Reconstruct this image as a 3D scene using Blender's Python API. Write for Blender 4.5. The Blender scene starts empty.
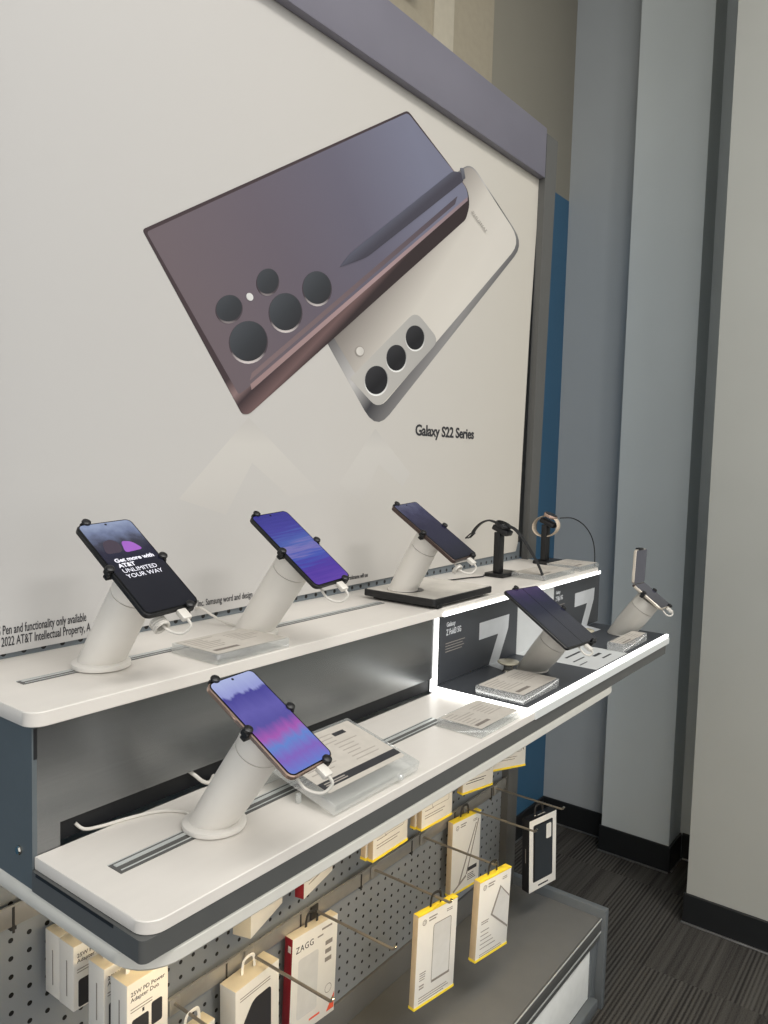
import bpy, bmesh, math, random
from mathutils import Matrix, Vector, Euler
random.seed(4)
HC = 1.53          # eye height: every height below is measured from the eye and lifted by this
S = bpy.context.scene
COL = S.collection
PI = math.pi

# ------------------------------------------------------------------ materials
def lin(c):
    return tuple(((v/255)/12.92 if v/255 <= .04045 else ((v/255+.055)/1.055)**2.4) for v in c)
def rgba(c): return lin(c) + (1.0,)
def base(name):
    m = bpy.data.materials.new(name); m.use_nodes = True
    nt = m.node_tree; return m, nt, nt.nodes['Principled BSDF'], nt.nodes.new, nt.links.new
def coords(nt, sc=(1,1,1)):
    t = nt.nodes.new('ShaderNodeTexCoord'); mp = nt.nodes.new('ShaderNodeMapping')
    mp.inputs['Scale'].default_value = sc
    nt.links.new(t.outputs['Object'], mp.inputs['Vector']); return mp.outputs['Vector']
def mat(name, c, rough=.5, metal=0, var=.04, scale=40, stretch=(1,1,1), bump=0, spec=.5, coat=0):
    m, nt, b, N, Lk = base(name)
    n = N('ShaderNodeTexNoise'); n.inputs['Scale'].default_value = scale; n.inputs['Detail'].default_value = 4
    Lk(coords(nt, stretch), n.inputs['Vector'])
    r = N('ShaderNodeValToRGB'); L = lin(c)
    r.color_ramp.elements[0].position = .3; r.color_ramp.elements[1].position = .7
    r.color_ramp.elements[0].color = tuple(v*(1-var) for v in L)+(1,)
    r.color_ramp.elements[1].color = tuple(min(1, v*(1+var)) for v in L)+(1,)
    Lk(n.outputs['Fac'], r.inputs['Fac']); Lk(r.outputs['Color'], b.inputs['Base Color'])
    b.inputs['Roughness'].default_value = rough; b.inputs['Metallic'].default_value = metal
    b.inputs['Specular IOR Level'].default_value = spec
    b.inputs['Coat Weight'].default_value = coat
    if bump:
        bp = N('ShaderNodeBump'); bp.inputs['Strength'].default_value = bump; bp.inputs['Distance'].default_value = .002
        Lk(n.outputs['Fac'], bp.inputs['Height']); Lk(bp.outputs['Normal'], b.inputs['Normal'])
    return m
def emit(name, c, s=1.0):
    m, nt, b, N, Lk = base(name)
    b.inputs['Base Color'].default_value = rgba(c); b.inputs['Emission Color'].default_value = rgba(c)
    b.inputs['Emission Strength'].default_value = s; return m
def ramp_nodes(nt, fac, stops):
    r = nt.nodes.new('ShaderNodeValToRGB'); e = r.color_ramp.elements
    while len(e) < len(stops): e.new(.5)
    for i, (p, c) in enumerate(stops): e[i].position = p; e[i].color = rgba(c)
    nt.links.new(fac, r.inputs['Fac']); return r.outputs['Color']
def axis_fac(nt, p0, p1):
    p0, p1 = Vector(p0), Vector(p1); d = p1-p0
    t = nt.nodes.new('ShaderNodeTexCoord'); s = nt.nodes.new('ShaderNodeVectorMath'); s.operation = 'SUBTRACT'
    s.inputs[1].default_value = p0; nt.links.new(t.outputs['Object'], s.inputs[0])
    o = nt.nodes.new('ShaderNodeVectorMath'); o.operation = 'DOT_PRODUCT'; o.inputs[1].default_value = d/d.length_squared
    nt.links.new(s.outputs[0], o.inputs[0]); return o.outputs['Value']
def ink(name, p0, p1, stops, rough=.55, spec=.3):
    # a printed blend of inks
    m, nt, b, N, Lk = base(name)
    Lk(ramp_nodes(nt, axis_fac(nt, p0, p1), stops), b.inputs['Base Color'])
    b.inputs['Roughness'].default_value = rough; b.inputs['Specular IOR Level'].default_value = spec; return m
def screen(name, p0, p1, stops, s=.8, streak=(60, 3, 1), amt=.25, rough=.12, tilt=0):
    m, nt, b, N, Lk = base(name)
    n = N('ShaderNodeTexNoise'); n.inputs['Scale'].default_value = 1; n.inputs['Detail'].default_value = 2
    mv = coords(nt, streak); mv.node.inputs['Rotation'].default_value = (0,0,tilt); Lk(mv, n.inputs['Vector'])
    a = N('ShaderNodeMath'); a.operation = 'MULTIPLY_ADD'; a.inputs[1].default_value = amt
    sub = N('ShaderNodeMath'); sub.operation = 'SUBTRACT'; sub.inputs[1].default_value = .5
    Lk(n.outputs['Fac'], sub.inputs[0]); Lk(sub.outputs[0], a.inputs[0]); Lk(axis_fac(nt, p0, p1), a.inputs[2])
    Lk(ramp_nodes(nt, a.outputs[0], stops), b.inputs['Emission Color'])
    b.inputs['Emission Strength'].default_value = s; b.inputs['Base Color'].default_value = (.01,.01,.012,1)
    b.inputs['Roughness'].default_value = rough; return m
def glass(name, tint=(1,1,1,1)):
    # clear cast acrylic: mostly see-through, mirror-like at grazing angles, a little milky
    m, nt, b, N, Lk = base(name)
    out = nt.nodes['Material Output']
    tr = N('ShaderNodeBsdfTransparent'); tr.inputs[0].default_value = tint
    gl = N('ShaderNodeBsdfGlossy'); gl.inputs['Roughness'].default_value = .02; gl.inputs['Color'].default_value = (1,1,1,1)
    fr = N('ShaderNodeValue'); fr.outputs[0].default_value = .15
    n = N('ShaderNodeTexNoise'); n.inputs['Scale'].default_value = 25; Lk(coords(nt), n.inputs['Vector'])
    mr = N('ShaderNodeMapRange'); mr.inputs['To Min'].default_value = .13; mr.inputs['To Max'].default_value = .20; Lk(n.outputs['Fac'], mr.inputs['Value'])
    # upright faces whitened in the mix, standing in for light piped to the edges
    gm = N('ShaderNodeNewGeometry'); sx = N('ShaderNodeSeparateXYZ'); Lk(gm.outputs['Normal'], sx.inputs[0])
    ab = N('ShaderNodeMath'); ab.operation = 'ABSOLUTE'; Lk(sx.outputs['Z'], ab.inputs[0])
    lt = N('ShaderNodeMath'); lt.operation = 'LESS_THAN'; lt.inputs[1].default_value = .6; Lk(ab.outputs[0], lt.inputs[0])
    ad = N('ShaderNodeMath'); ad.operation = 'MULTIPLY_ADD'; ad.inputs[1].default_value = .10; Lk(lt.outputs[0], ad.inputs[0]); Lk(mr.outputs[0], ad.inputs[2])
    b.inputs['Base Color'].default_value = (.97,.98,.98,1); b.inputs['Roughness'].default_value = .15
    m1 = N('ShaderNodeMixShader'); Lk(ad.outputs[0], m1.inputs[0]); Lk(tr.outputs[0], m1.inputs[1]); Lk(b.outputs[0], m1.inputs[2])
    m2 = N('ShaderNodeMixShader'); Lk(fr.outputs[0], m2.inputs[0]); Lk(m1.outputs[0], m2.inputs[1]); Lk(gl.outputs[0], m2.inputs[2])
    Lk(m2.outputs[0], out.inputs['Surface']); return m

M = dict(
 laminate=mat('white laminate', (224,219,212), .38, var=.025, scale=9, stretch=(1,3,1)),
 lip=mat('pale grey laminate', (216,214,206), .45, var=.02),
 slate=mat('slate grey coated steel', (86,87,86), .42, var=.03),
 slateb=mat('blue grey coated steel', (92,100,104), .42, var=.03),
 header=mat('grey coated header steel', (116,114,126), .38, var=.05, scale=6),
 upright=mat('grey coated upright steel', (92,92,90), .45, var=.03),
 steel=mat('brushed grey steel', (136,138,139), .27, .85, var=.05, scale=3, stretch=(3,1,260)),
 darkgap=mat('black gap lining', (18,20,24), .6),
 rail=mat('bright zinc rail', (170,167,160), .32, .5, var=.05),
 wire=mat('nickel hook wire', (150,144,134), .35, .65),
 post=mat('off white moulded plastic', (230,226,219), .42, var=.015),
 postg=mat('silver grey moulded plastic', (200,196,188), .4, .05, var=.015),
 black=mat('black plastic', (20,20,22), .4),
 rubber=mat('black silicone strap', (22,22,25), .55),
 cablew=mat('white cable sheath', (214,210,202), .4),
 cableb=mat('black cable sheath', (18,18,20), .45),
 chrome=mat('bright metal', (200,196,186), .18, 1),
 brass=mat('pale brass disc', (214,206,182), .25, .35),
 rose=mat('rose gold rim', (184,158,144), .25, .7),
 bronze=mat('bronze rim', (84,70,66), .3, .6),
 cream=mat('cream rim', (205,196,182), .3, .3),
 glassblack=mat('black phone glass', (8,8,10), .1),
 deck=mat('taupe grey deck laminate', (106,106,104), .45, var=.05, scale=14),
 deckrail=mat('grey deck edge', (98,103,106), .4),
 deckline=mat('bright aluminium and highlight line', (215,218,216), .3, .3),
 whitepanel=mat('white kick panel', (248,250,247), .4),
 paper=mat('printed card', (194,188,179), .6, var=.05, scale=60),
 softink=mat('pale printing ink', (166,159,151), .6),
 softbar=mat('brown grey printing ink', (122,114,107), .6),
 ink=mat('grey printing ink', (146,140,134), .6),
 inkd=mat('dark printing ink', (46,46,50), .6),
 cardw=mat('white carton board', (232,230,224), .5, var=.015),
 cardc=mat('cream carton board', (226,214,188), .55, var=.03),
 cardt=mat('tan carton side', (208,188,156), .6, var=.05),
 yellow=mat('yellow carton edge', (250,222,62), .5, var=.03),
 red=mat('dark red carton side', (142,24,38), .5),
 orange=mat('orange red ink', (226,92,62), .5),
 cardk=mat('black carton board', (24,24,27), .45),
 greyfilm=mat('clear film print', (214,214,212), .4),
 pegclip=mat('dark clip plastic', (46,44,42), .5),
 textw=emit('white screen text', (200,200,210), .62),
 led=emit('white light strip', (255,255,252), 2.6),
 ledshelf=emit('warm under shelf lamp', (255,226,176), 42),
 acrylic=glass('clear acrylic', (.97,.985,.98,1)),
 stagedark=mat('charcoal printed panel', (62,65,70), .45, var=.03),
 stagewhite=mat('white printed panel', (204,206,206), .5, var=.02),
 seven=mat('pale grey numeral ink', (206,209,212), .5),
 wallW=mat('grey blue wall paint', (168,173,176), .6, var=.02, scale=4),
 wallC=mat('grey green wall paint', (196,202,202), .6, var=.02, scale=4),
 wallR=mat('warm grey wall paint', (174,175,169), .6, var=.02, scale=4),
 wallB=mat('blue wall paint', (56,98,128), .6, var=.03, scale=4),
 wallT=mat('taupe wall paint', (140,136,124), .6, var=.02, scale=4),
 wallT2=mat('light taupe wall band', (190,182,164), .6),
 wallT3=mat('warm beige wall band', (166,157,138), .6),
 base=mat('black rubber baseboard', (30,32,34), .35, var=.06),
 toe=mat('worn metal toe strip', (150,150,150), .3, .8, var=.3, scale=12),
 ceil=mat('white ceiling tile', (220,220,216), .8),
)
# carpet: planks with bundles of thin dark lines along x
def carpet():
    m, nt, b, N, Lk = base('dark lined carpet')
    t = N('ShaderNodeTexCoord'); sp = N('ShaderNodeSeparateXYZ'); Lk(t.outputs['Object'], sp.inputs[0])
    def mth(op, a, bb=None):
        n = N('ShaderNodeMath'); n.operation = op
        for i, v in enumerate((a, bb)):
            if v is None: continue
            if isinstance(v, (int, float)): n.inputs[i].default_value = v
            else: Lk(v, n.inputs[i])
        return n.outputs[0]
    bx = mth('FLOOR', mth('DIVIDE', sp.outputs[0], .46)); by = mth('FLOOR', mth('DIVIDE', sp.outputs[1], .23))
    cb = N('ShaderNodeCombineXYZ'); Lk(bx, cb.inputs[0]); Lk(by, cb.inputs[1])
    wn = N('ShaderNodeTexWhiteNoise'); wn.noise_dimensions = '3D'; Lk(cb.outputs[0], wn.inputs['Vector'])
    nz = N('ShaderNodeTexNoise'); nz.inputs['Scale'].default_value = 1; nz.inputs['Detail'].default_value = 3
    mp = N('ShaderNodeMapping'); mp.inputs['Scale'].default_value = (1.2, 80, 1); Lk(t.outputs['Object'], mp.inputs['Vector'])
    off = N('ShaderNodeVectorMath'); off.operation = 'ADD'; Lk(mp.outputs[0], off.inputs[0])
    sc = N('ShaderNodeVectorMath'); sc.operation = 'SCALE'; sc.inputs['Scale'].default_value = 37; Lk(wn.outputs['Color'], sc.inputs[0])
    Lk(sc.outputs[0], off.inputs[1]); Lk(off.outputs[0], nz.inputs['Vector'])
    fine = mth('SINE', mth('MULTIPLY', sp.outputs[1], 2*PI/.0125))
    gate = mth('GREATER_THAN', wn.outputs['Value'], .45)
    v = mth('ADD', mth('ADD', mth('MULTIPLY', mth('SUBTRACT', nz.outputs['Fac'], .5), .7), .5), mth('MULTIPLY', mth('MULTIPLY', fine, gate), .17))
    sp2 = N('ShaderNodeTexNoise'); sp2.inputs['Scale'].default_value = 260; Lk(t.outputs['Object'], sp2.inputs['Vector'])
    v = mth('ADD', v, mth('MULTIPLY', mth('SUBTRACT', sp2.outputs['Fac'], .5), .5))
    Lk(ramp_nodes(nt, v, [(.32, (46,44,43)), (.46, (67,65,62)), (.72, (86,84,80))]), b.inputs['Base Color'])
    b.inputs['Roughness'].default_value = .95; b.inputs['Specular IOR Level'].default_value = .1
    bp = N('ShaderNodeBump'); bp.inputs['Strength'].default_value = .5; bp.inputs['Distance'].default_value = .003
    Lk(v, bp.inputs['Height']); Lk(bp.outputs[0], b.inputs['Normal']); return m
M['carpet'] = carpet()
def perforated(name, c, pitch, r, rough=.4, metal=.5, zonly=False):
    m, nt, b, N, Lk = base(name)
    t = N('ShaderNodeTexCoord')
    d = N('ShaderNodeVectorMath'); d.operation = 'SCALE'; d.inputs['Scale'].default_value = 1/pitch; Lk(t.outputs['Object'], d.inputs[0])
    a = N('ShaderNodeVectorMath'); a.operation = 'ADD'; a.inputs[1].default_value = (.5,.5,.5); Lk(d.outputs[0], a.inputs[0])
    f = N('ShaderNodeVectorMath'); f.operation = 'FRACTION'; Lk(a.outputs[0], f.inputs[0])
    s = N('ShaderNodeVectorMath'); s.operation = 'SUBTRACT'; s.inputs[1].default_value = (.5,.5,.5); Lk(f.outputs[0], s.inputs[0])
    k = N('ShaderNodeVectorMath'); k.operation = 'MULTIPLY'; k.inputs[1].default_value = (1,0,1); Lk(s.outputs[0], k.inputs[0])
    l = N('ShaderNodeVectorMath'); l.operation = 'LENGTH'; Lk(k.outputs[0], l.inputs[0])
    g = N('ShaderNodeMath'); g.operation = 'GREATER_THAN'; g.inputs[1].default_value = r; Lk(l.outputs['Value'], g.inputs[0])
    Lk(ramp_nodes(nt, g.outputs[0], [(0, (8,8,9)), (1, c)]), b.inputs['Base Color'])
    mm = N('ShaderNodeMath'); mm.operation = 'MULTIPLY'; mm.inputs[1].default_value = metal; Lk(g.outputs[0], mm.inputs[0])
    Lk(mm.outputs[0], b.inputs['Metallic']); b.inputs['Roughness'].default_value = rough; return m
M['peg'] = perforated('perforated grey steel', (146,151,155), .0269, .138, .4, .15)
M['strip'] = perforated('perforated slate strip', (112,120,126), .0285, .14, .5, .1)

# ------------------------------------------------------------------ mesh helpers
def NB(): return bmesh.new()
def box(bm, x0, x1, y0, y1, z0, z1, bev=0, seg=2, T=None):
    r = bmesh.ops.create_cube(bm, size=1)
    vs = r['verts']
    bmesh.ops.transform(bm, verts=vs, matrix=Matrix.Translation(((x0+x1)/2, (y0+y1)/2, (z0+z1)/2)) @ Matrix.Diagonal((x1-x0, y1-y0, z1-z0, 1)))
    if bev:
        es = list({e for v in vs for e in v.link_edges})
        rr = bmesh.ops.bevel(bm, geom=es, offset=bev, segments=seg, affect='EDGES', profile=.5)
        vs = list({v for v in rr['verts']} | {v for v in vs if v.is_valid})
    if T is not None: bmesh.ops.transform(bm, verts=[v for v in vs if v.is_valid], matrix=T)
    return vs
def rrect(w, h, r, n=6, cx=0, cy=0):
    pts = []
    for (sx, sy, a0) in ((1,1,0), (-1,1,PI/2), (-1,-1,PI), (1,-1,1.5*PI)):
        for i in range(n+1):
            a = a0+PI/2*i/n
            pts.append((cx+sx*(w/2-r)+r*math.cos(a), cy+sy*(h/2-r)+r*math.sin(a)))
    return pts
def prism(bm, pts, z0, z1, T=None, cham=0):
    # closed 2D outline pushed from z0 to z1, optional small chamfer on both rims
    n = len(pts); cx = sum(p[0] for p in pts)/n; cy = sum(p[1] for p in pts)/n
    def ring(z, ins):
        o = []
        for i, p in enumerate(pts):
            if ins:
                a, b = Vector(pts[i-1]), Vector(pts[(i+1) % n]); t = (b-a); nn = Vector((-t.y, t.x))
                if nn.length: nn.normalize()
                q = Vector(p)+nn*ins
            else: q = Vector(p)
            o.append(bm.verts.new((q.x, q.y, z)))
        return o
    rings = [ring(z0, cham), ring(z0+cham, 0), ring(z1-cham, 0), ring(z1, cham)] if cham else [ring(z0, 0), ring(z1, 0)]
    for a, b in zip(rings, rings[1:]):
        for i in range(n): bm.faces.new((a[i], a[(i+1) % n], b[(i+1) % n], b[i]))
    bm.faces.new(list(reversed(rings[0]))); bm.faces.new(rings[-1])
    if T is not None: bmesh.ops.transform(bm, verts=[v for r in rings for v in r], matrix=T)
def smooth_path(pts, k=6):
    P = [Vector(p) for p in pts]; out = []
    for i in range(len(P)-1):
        p0, p1, p2, p3 = P[max(i-1, 0)], P[i], P[i+1], P[min(i+2, len(P)-1)]
        for j in range(k):
            t = j/k
            out.append(.5*((2*p1)+(p2-p0)*t+(2*p0-5*p1+4*p2-p3)*t*t+(-p0+3*p1-3*p2+p3)*t**3))
    out.append(P[-1]); return out
def tube(bm, pts, r, seg=8, k=6, closed=False, flat=1, smooth=True, up=None):
    P = smooth_path(pts, k) if smooth else [Vector(p) for p in pts]
    n = len(P); rings = []; nrm = None
    for i, p in enumerate(P):
        d = ((P[(i+1) % n]-P[i-1]) if closed else (P[min(i+1, n-1)]-P[max(i-1, 0)])).normalized()
        if nrm is None:
            nrm = Vector(up) if up else (Vector((0,0,1)) if abs(d.z) < .9 else Vector((1,0,0)))
        nrm = (nrm-d*nrm.dot(d)).normalized(); b = d.cross(nrm)
        rr = r[i*len(r)//n] if isinstance(r, (list, tuple)) else r
        rings.append([bm.verts.new(p+nrm*rr*flat*math.cos(2*PI*j/seg)+b*rr*math.sin(2*PI*j/seg)) for j in range(seg)])
    pr = list(zip(rings, rings[1:]))+([(rings[-1], rings[0])] if closed else [])
    for a, b in pr:
        for j in range(seg): bm.faces.new((a[j], a[(j+1) % seg], b[(j+1) % seg], b[j]))
    if not closed: bm.faces.new(list(reversed(rings[0]))); bm.faces.new(rings[-1])
def loft(bm, rings, cap=True):
    R = [[bm.verts.new(p) for p in r] for r in rings]; n = len(R[0])
    for a, b in zip(R, R[1:]):
        for j in range(n): bm.faces.new((a[j], a[(j+1) % n], b[(j+1) % n], b[j]))
    if cap: bm.faces.new(list(reversed(R[0]))); bm.faces.new(R[-1])
def circ(c, n, r, seg=40, ref=(1,0,0)):
    n = Vector(n).normalized(); u = (Vector(ref)-n*Vector(ref).dot(n)).normalized(); v = n.cross(u); c = Vector(c)
    return [c+u*r*math.cos(2*PI*i/seg)+v*r*math.sin(2*PI*i/seg) for i in range(seg)]
def lathe(bm, c, axis, prof, seg=40):
    a = Vector(axis).normalized(); c = Vector(c)
    loft(bm, [circ(c+a*h, a, max(r, 1e-4), seg, ref=(1,0,0) if abs(a.x) < .9 else (0,0,1)) for r, h in prof])

# ------------------------------------------------------------------ object helpers
ORG = {}
def tag(o, label, cat, group=None, kind=None):
    o['label'] = label; o['category'] = cat
    if group: o['group'] = group
    if kind: o['kind'] = kind
    return o
def thing(name, label, cat, loc, rot=None, group=None, matrix=None):
    # an Empty at the thing's base that parents its parts
    o = bpy.data.objects.new(name, None); COL.objects.link(o); o.empty_display_size = .03
    if matrix is not None: o.matrix_world = Matrix.Translation((0,0,HC)) @ matrix
    else:
        o.location = (loc[0], loc[1], loc[2]+HC)
        if rot: o.rotation_euler = rot
    ORG[o] = Vector(loc) if loc is not None else Vector((0,0,0))
    return tag(o, label, cat, group)
def part(name, bm, mats, parent=None, absolute=False, shade=True, loc=None, angle=35):
    # absolute: the mesh was drawn in eye coordinates; moved into the parent's frame
    if absolute and parent is not None: bmesh.ops.translate(bm, verts=bm.verts, vec=-ORG[parent])
    bmesh.ops.recalc_face_normals(bm, faces=bm.faces)
    me = bpy.data.meshes.new(name); bm.to_mesh(me); bm.free()
    for m in (mats if isinstance(mats, (list, tuple)) else [mats]): me.materials.append(m)
    if shade:
        for p in me.polygons: p.use_smooth = True
        me.set_sharp_from_angle(angle=math.radians(angle))
    o = bpy.data.objects.new(name, me); COL.objects.link(o)
    if parent is not None: o.parent = parent
    elif absolute: o.location = (0,0,HC)
    if loc: o.location = loc
    return o
def struct(name, bm, m, origin=(0,0,0)):
    bmesh.ops.translate(bm, verts=bm.verts, vec=-Vector(origin))
    o = part(name, bm, m, shade=False); o.location = (origin[0], origin[1], origin[2]+HC); o['kind'] = 'structure'; return o
def text(name, s, size, m, parent, mtx, sx=1.0, spacing=1.0, line=1.0, thick=.00015, align='LEFT', bold=0):
    cu = bpy.data.curves.new(name, 'FONT'); cu.body = s; cu.size = size; cu.space_character = spacing
    cu.space_line = line; cu.extrude = thick; cu.align_x = align; cu.resolution_u = 3; cu.offset = bold
    t = bpy.data.objects.new(name, cu); COL.objects.link(t); bpy.context.view_layer.update()
    me = bpy.data.meshes.new_from_object(t); bpy.data.objects.remove(t)
    me.transform(mtx @ Matrix.Diagonal((sx,1,1,1))); me.materials.append(m); me.name = name
    o = bpy.data.objects.new(name, me); COL.objects.link(o); o.parent = parent; return o
FRONT = Matrix.Rotation(PI/2, 4, 'X')     # lettering that stands upright and faces the shopper (-y)
def at(x, y, z): return Matrix.Translation((x, y, z))
def rows(bm, x0, x1, y, h, gap, n, T, thick=.0003, seed=0, short=.35):
    # printed lines too small to read
    R = random.Random(seed)
    for i in range(n):
        e = x1-(x1-x0)*R.random()*short
        box(bm, x0, e, y-i*gap-h, y-i*gap, 0, thick, T=T)

# ================================================================== the room
WX, WY = 2.99, 1.36
def wall(name, x0, x1, y0, y1, m, z0=-HC, z1=2.3):
    b = NB(); box(b, x0, x1, y0, y1, z0, z1); return struct(name, b, m, ((x0+x1)/2, (y0+y1)/2, z0))
b = NB(); box(b, -2.5, 4.2, -4.5, 1.6, -HC-.05, -HC); struct('floor', b, M['carpet'], (0,0,-HC))
b = NB(); box(b, -2.5, 4.2, -4.5, 1.6, 2.3, 2.35); struct('ceiling', b, M['ceil'], (0,0,2.3))
o = wall('wall_back', -2.5, 3.1, WY, WY+.12, [M['wallT'], M['wallB']], z1=2.3)
# paint line: blue up to 1.02 above eye height, taupe above
bm = bmesh.new(); bm.from_mesh(o.data)
bmesh.ops.bisect_plane(bm, geom=bm.verts[:]+bm.edges[:]+bm.faces[:], plane_co=(0,0,1.04+HC), plane_no=(0,0,1))
for f in bm.faces: f.material_index = 1 if f.calc_center_median().z < 1.04+HC else 0
bm.to_mesh(o.data); bm.free()
wall('wall_band_1', 1.97, 2.077, WY-.012, WY, M['wallT2'], z0=1.04)  # narrow lighter band on the upper wall
wall('wall_band_2', 1.50, 2.331, WY-.004, WY, M['wallT3'], z0=1.04)  # wider beige band on the upper wall
wall('trim_3', 1.70, 1.86, WY-.05, WY-.004, M['header'], z0=1.3)
wall('wall_far', WX, WX+.12, 1.065, WY+.12, M['wallW'])
wall('wall_column', 2.895, WX+.12, .805, 1.065, M['wallC'])
wall('wall_recess', 3.04, WX+.12, .60, .805, M['wallC'])
wall('wall_right', 2.614, WX+.12, -4.5, .661, M['wallR'])
def baseboard(name, x0, x1, y0, y1, toe):
    b = NB(); box(b, x0, x1, y0, y1, -HC, -HC+.102, .003)
    struct(name, b, M['base'], (x0, y0, -HC))
    b = NB(); box(b, *toe, -HC, -HC+.006, .002)
    struct(name.replace('baseboard', 'trim'), b, M['toe'], (x0, y0, -HC))
baseboard('baseboard_right', 2.605, 2.614, -4.5, .669, (2.597,2.605,-4.5,.672))
baseboard('baseboard_column', 2.886, 2.895, .797, 1.072, (2.878,2.886,.80,1.072))
baseboard('baseboard_column_side', 2.895, 3.031, .796, .805, (2.90,3.025,.790,.796))
baseboard('baseboard_recess', 3.031, 3.04, .661, .796, (3.025,3.031,.665,.79))
baseboard('baseboard_far', 2.981, 2.99, 1.072, 1.36, (2.975,2.981,1.075,1.35))
baseboard('baseboard_back', 1.9, 2.981, 1.351, 1.36, (1.9,2.97,1.345,1.351))

# ================================================================== the wall display unit
XR = 2.045
unit = thing('display_unit', 'tall grey wall display unit with header beam, side uprights, perforated back and base deck', 'display unit', (1.24, 1.05, -HC))
def upart(name, m, *boxes, bev=.002):
    b = NB()
    for bx in boxes: box(b, *bx, bev)
    return part(name, b, m, unit, True)
upart('header_beam', M['header'], (.40, 2.030, .998, 1.0185, .783, .917), (.40, 2.03, 1.0185, 1.06, .812, .917))
b = NB()
loft(b, [[Vector((x0,1.0,z)), Vector((x1,1.0,z)), Vector((x1,1.10,z)), Vector((x1-.03,1.10,z)), Vector((x1-.03,1.0195,z)), Vector((x0,1.0195,z))] for z, x0, x1 in ((-.2885,2.021,2.072),(.906,2.036,2.106))])
part('upright', b, M['upright'], unit, True, False)
upart('upright', M['upright'], (.40, .445, .99, 1.10, -HC, .768))
upart('lower_upright', M['upright'], (1.975, 2.035, 1.008, 1.10, -1.268, -.51))
b = NB(); box(b, .445, 1.975, 1.03, 1.04, -1.197, -.50)
PO = Vector((.524, 1.03, -.694)); bmesh.ops.translate(b, verts=b.verts, vec=-PO)
part('pegboard', b, M['peg'], unit, loc=PO-ORG[unit])
upart('kick_panel', M['deck'], (.445, 1.975, 1.026, 1.04, -1.268, -1.2005))
b = NB(); box(b, .445, 2.018, 1.0245, 1.030, -.2885, -.24)
PO = Vector((.60, 1.0245, -.2815)); bmesh.ops.translate(b, verts=b.verts, vec=-PO)
part('perforated_strip', b, M['strip'], unit, loc=PO-ORG[unit])

# deck at the foot of the unit
deck = unit
def dpart(name, m, *boxes, bev=.0015):
    b = NB()
    for bx in boxes: box(b, *bx, bev)
    return part(name, b, m, deck, True)
dpart('deck_top', M['deck'], (.44, 2.03, .739, 1.10, -1.288, -1.268))
dpart('front_edge', M['slate'], (.44, 2.03, .733, .739, -1.303, -1.2675), (.44, 2.03, .735, .742, -1.326, -1.308))
dpart('edge_line', M['deckline'], (.44, 2.03, .733, .742, -1.308, -1.303), bev=0)
dpart('edge_line', M['deckline'], (.44, 2.03, .7322, .7345, -1.2695, -1.2672), bev=0)  # bright strip standing in for the highlight along the deck's front edge
dpart('front_panel', M['whitepanel'], (.44, 1.985, .745, .755, -1.482, -1.322))
dpart('panel_stile', M['deckrail'], (1.985, 2.03, .742, .755, -1.53, -1.326))
dpart('bottom_rail', M['deckrail'], (.44, 2.0, .722, .745, -1.515, -1.482))
dpart('plinth', M['darkgap'], (.44, 1.985, .76, .78, -1.53, -1.482))
dpart('end_panel', M['deckrail'], (2.03, 2.052, .722, 1.10, -1.53, -1.243), bev=.002)

# ================================================================== shelves
def corner_board(x0, x1, y0, y1, r):
    # outline with round front corners (front = low y)
    pts = [(x1, y1), (x0, y1)]
    for i in range(9): a = PI+PI/2*i/8; pts.append((x0+r+r*math.cos(a), y0+r+r*math.sin(a)))
    for i in range(9): a = 1.5*PI+PI/2*i/8; pts.append((x1-r+r*math.cos(a), y0+r+r*math.sin(a)))
    return pts
up = thing('display_shelf', 'upper white shelf with rounded front corner above the brushed steel panel', 'shelf', (1.23, .9, -.306))
b = NB(); prism(b, corner_board(.424, 2.034, .787, 1.030, .02), -.306, -.289, cham=.001); part('shelf_board', b, M['laminate'], up, True)
b = NB(); box(b, 1.243, 2.032, .7845, .7868, -.3062, -.2985); part('glow_strip', b, M['led'], up, True, False)
def track(x0, x1, yc, w, z, parent):
    b = NB(); box(b, x0, x1, yc-w/2, yc+w/2, z, z+.0006); part('track_slot', b, M['upright'], parent, True)
    b = NB(); box(b, x0+.004, x1, yc+w*.12, yc+w*.36, z+.0006, z+.0012); box(b, x0+.004, x1, yc-w*.30, yc-w*.22, z+.0006, z+.0010); box(b, x0, x1, yc+w/2, yc+w/2+.0014, z, z+.0010)
    part('track_rail', b, M['deckline'], parent, True)
track(.474, 1.20, .904, .017, -.289, up)
b = NB(); box(b, .4376, 1.236, .80, .806, -.427, -.306); box(b, .4376, .465, .80, .806, -.468, -.427); part('steel_panel', b, M['steel'], up, True)
b = NB(); box(b, .466, 1.236, .812, .818, -.455, -.42); part('cable_gap', b, M['darkgap'], up, True)
b = NB()
prof = [(.7995,-.493),(1.02,-.493),(1.02,-.3065),(.80,-.3065),(.80,-.472),(.7995,-.472)]
prism(b, prof, 0, .0056, Matrix(((0,0,1,.432),(1,0,0,0),(0,1,0,0),(0,0,0,1)))); part('side_panel', b, M['slateb'], up, True)
b = NB(); lathe(b, (.432,.828,-.456), (-1,0,0), [(.0055,0),(.0055,.0015),(.004,.003),(.0008,.003)], 20); part('screw', b, M['chrome'], up, True)
b = NB(); box(b, .434, .438, .7995, .8, -.345, -.31); part('edge_notch', b, M['darkgap'], up, True)

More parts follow.
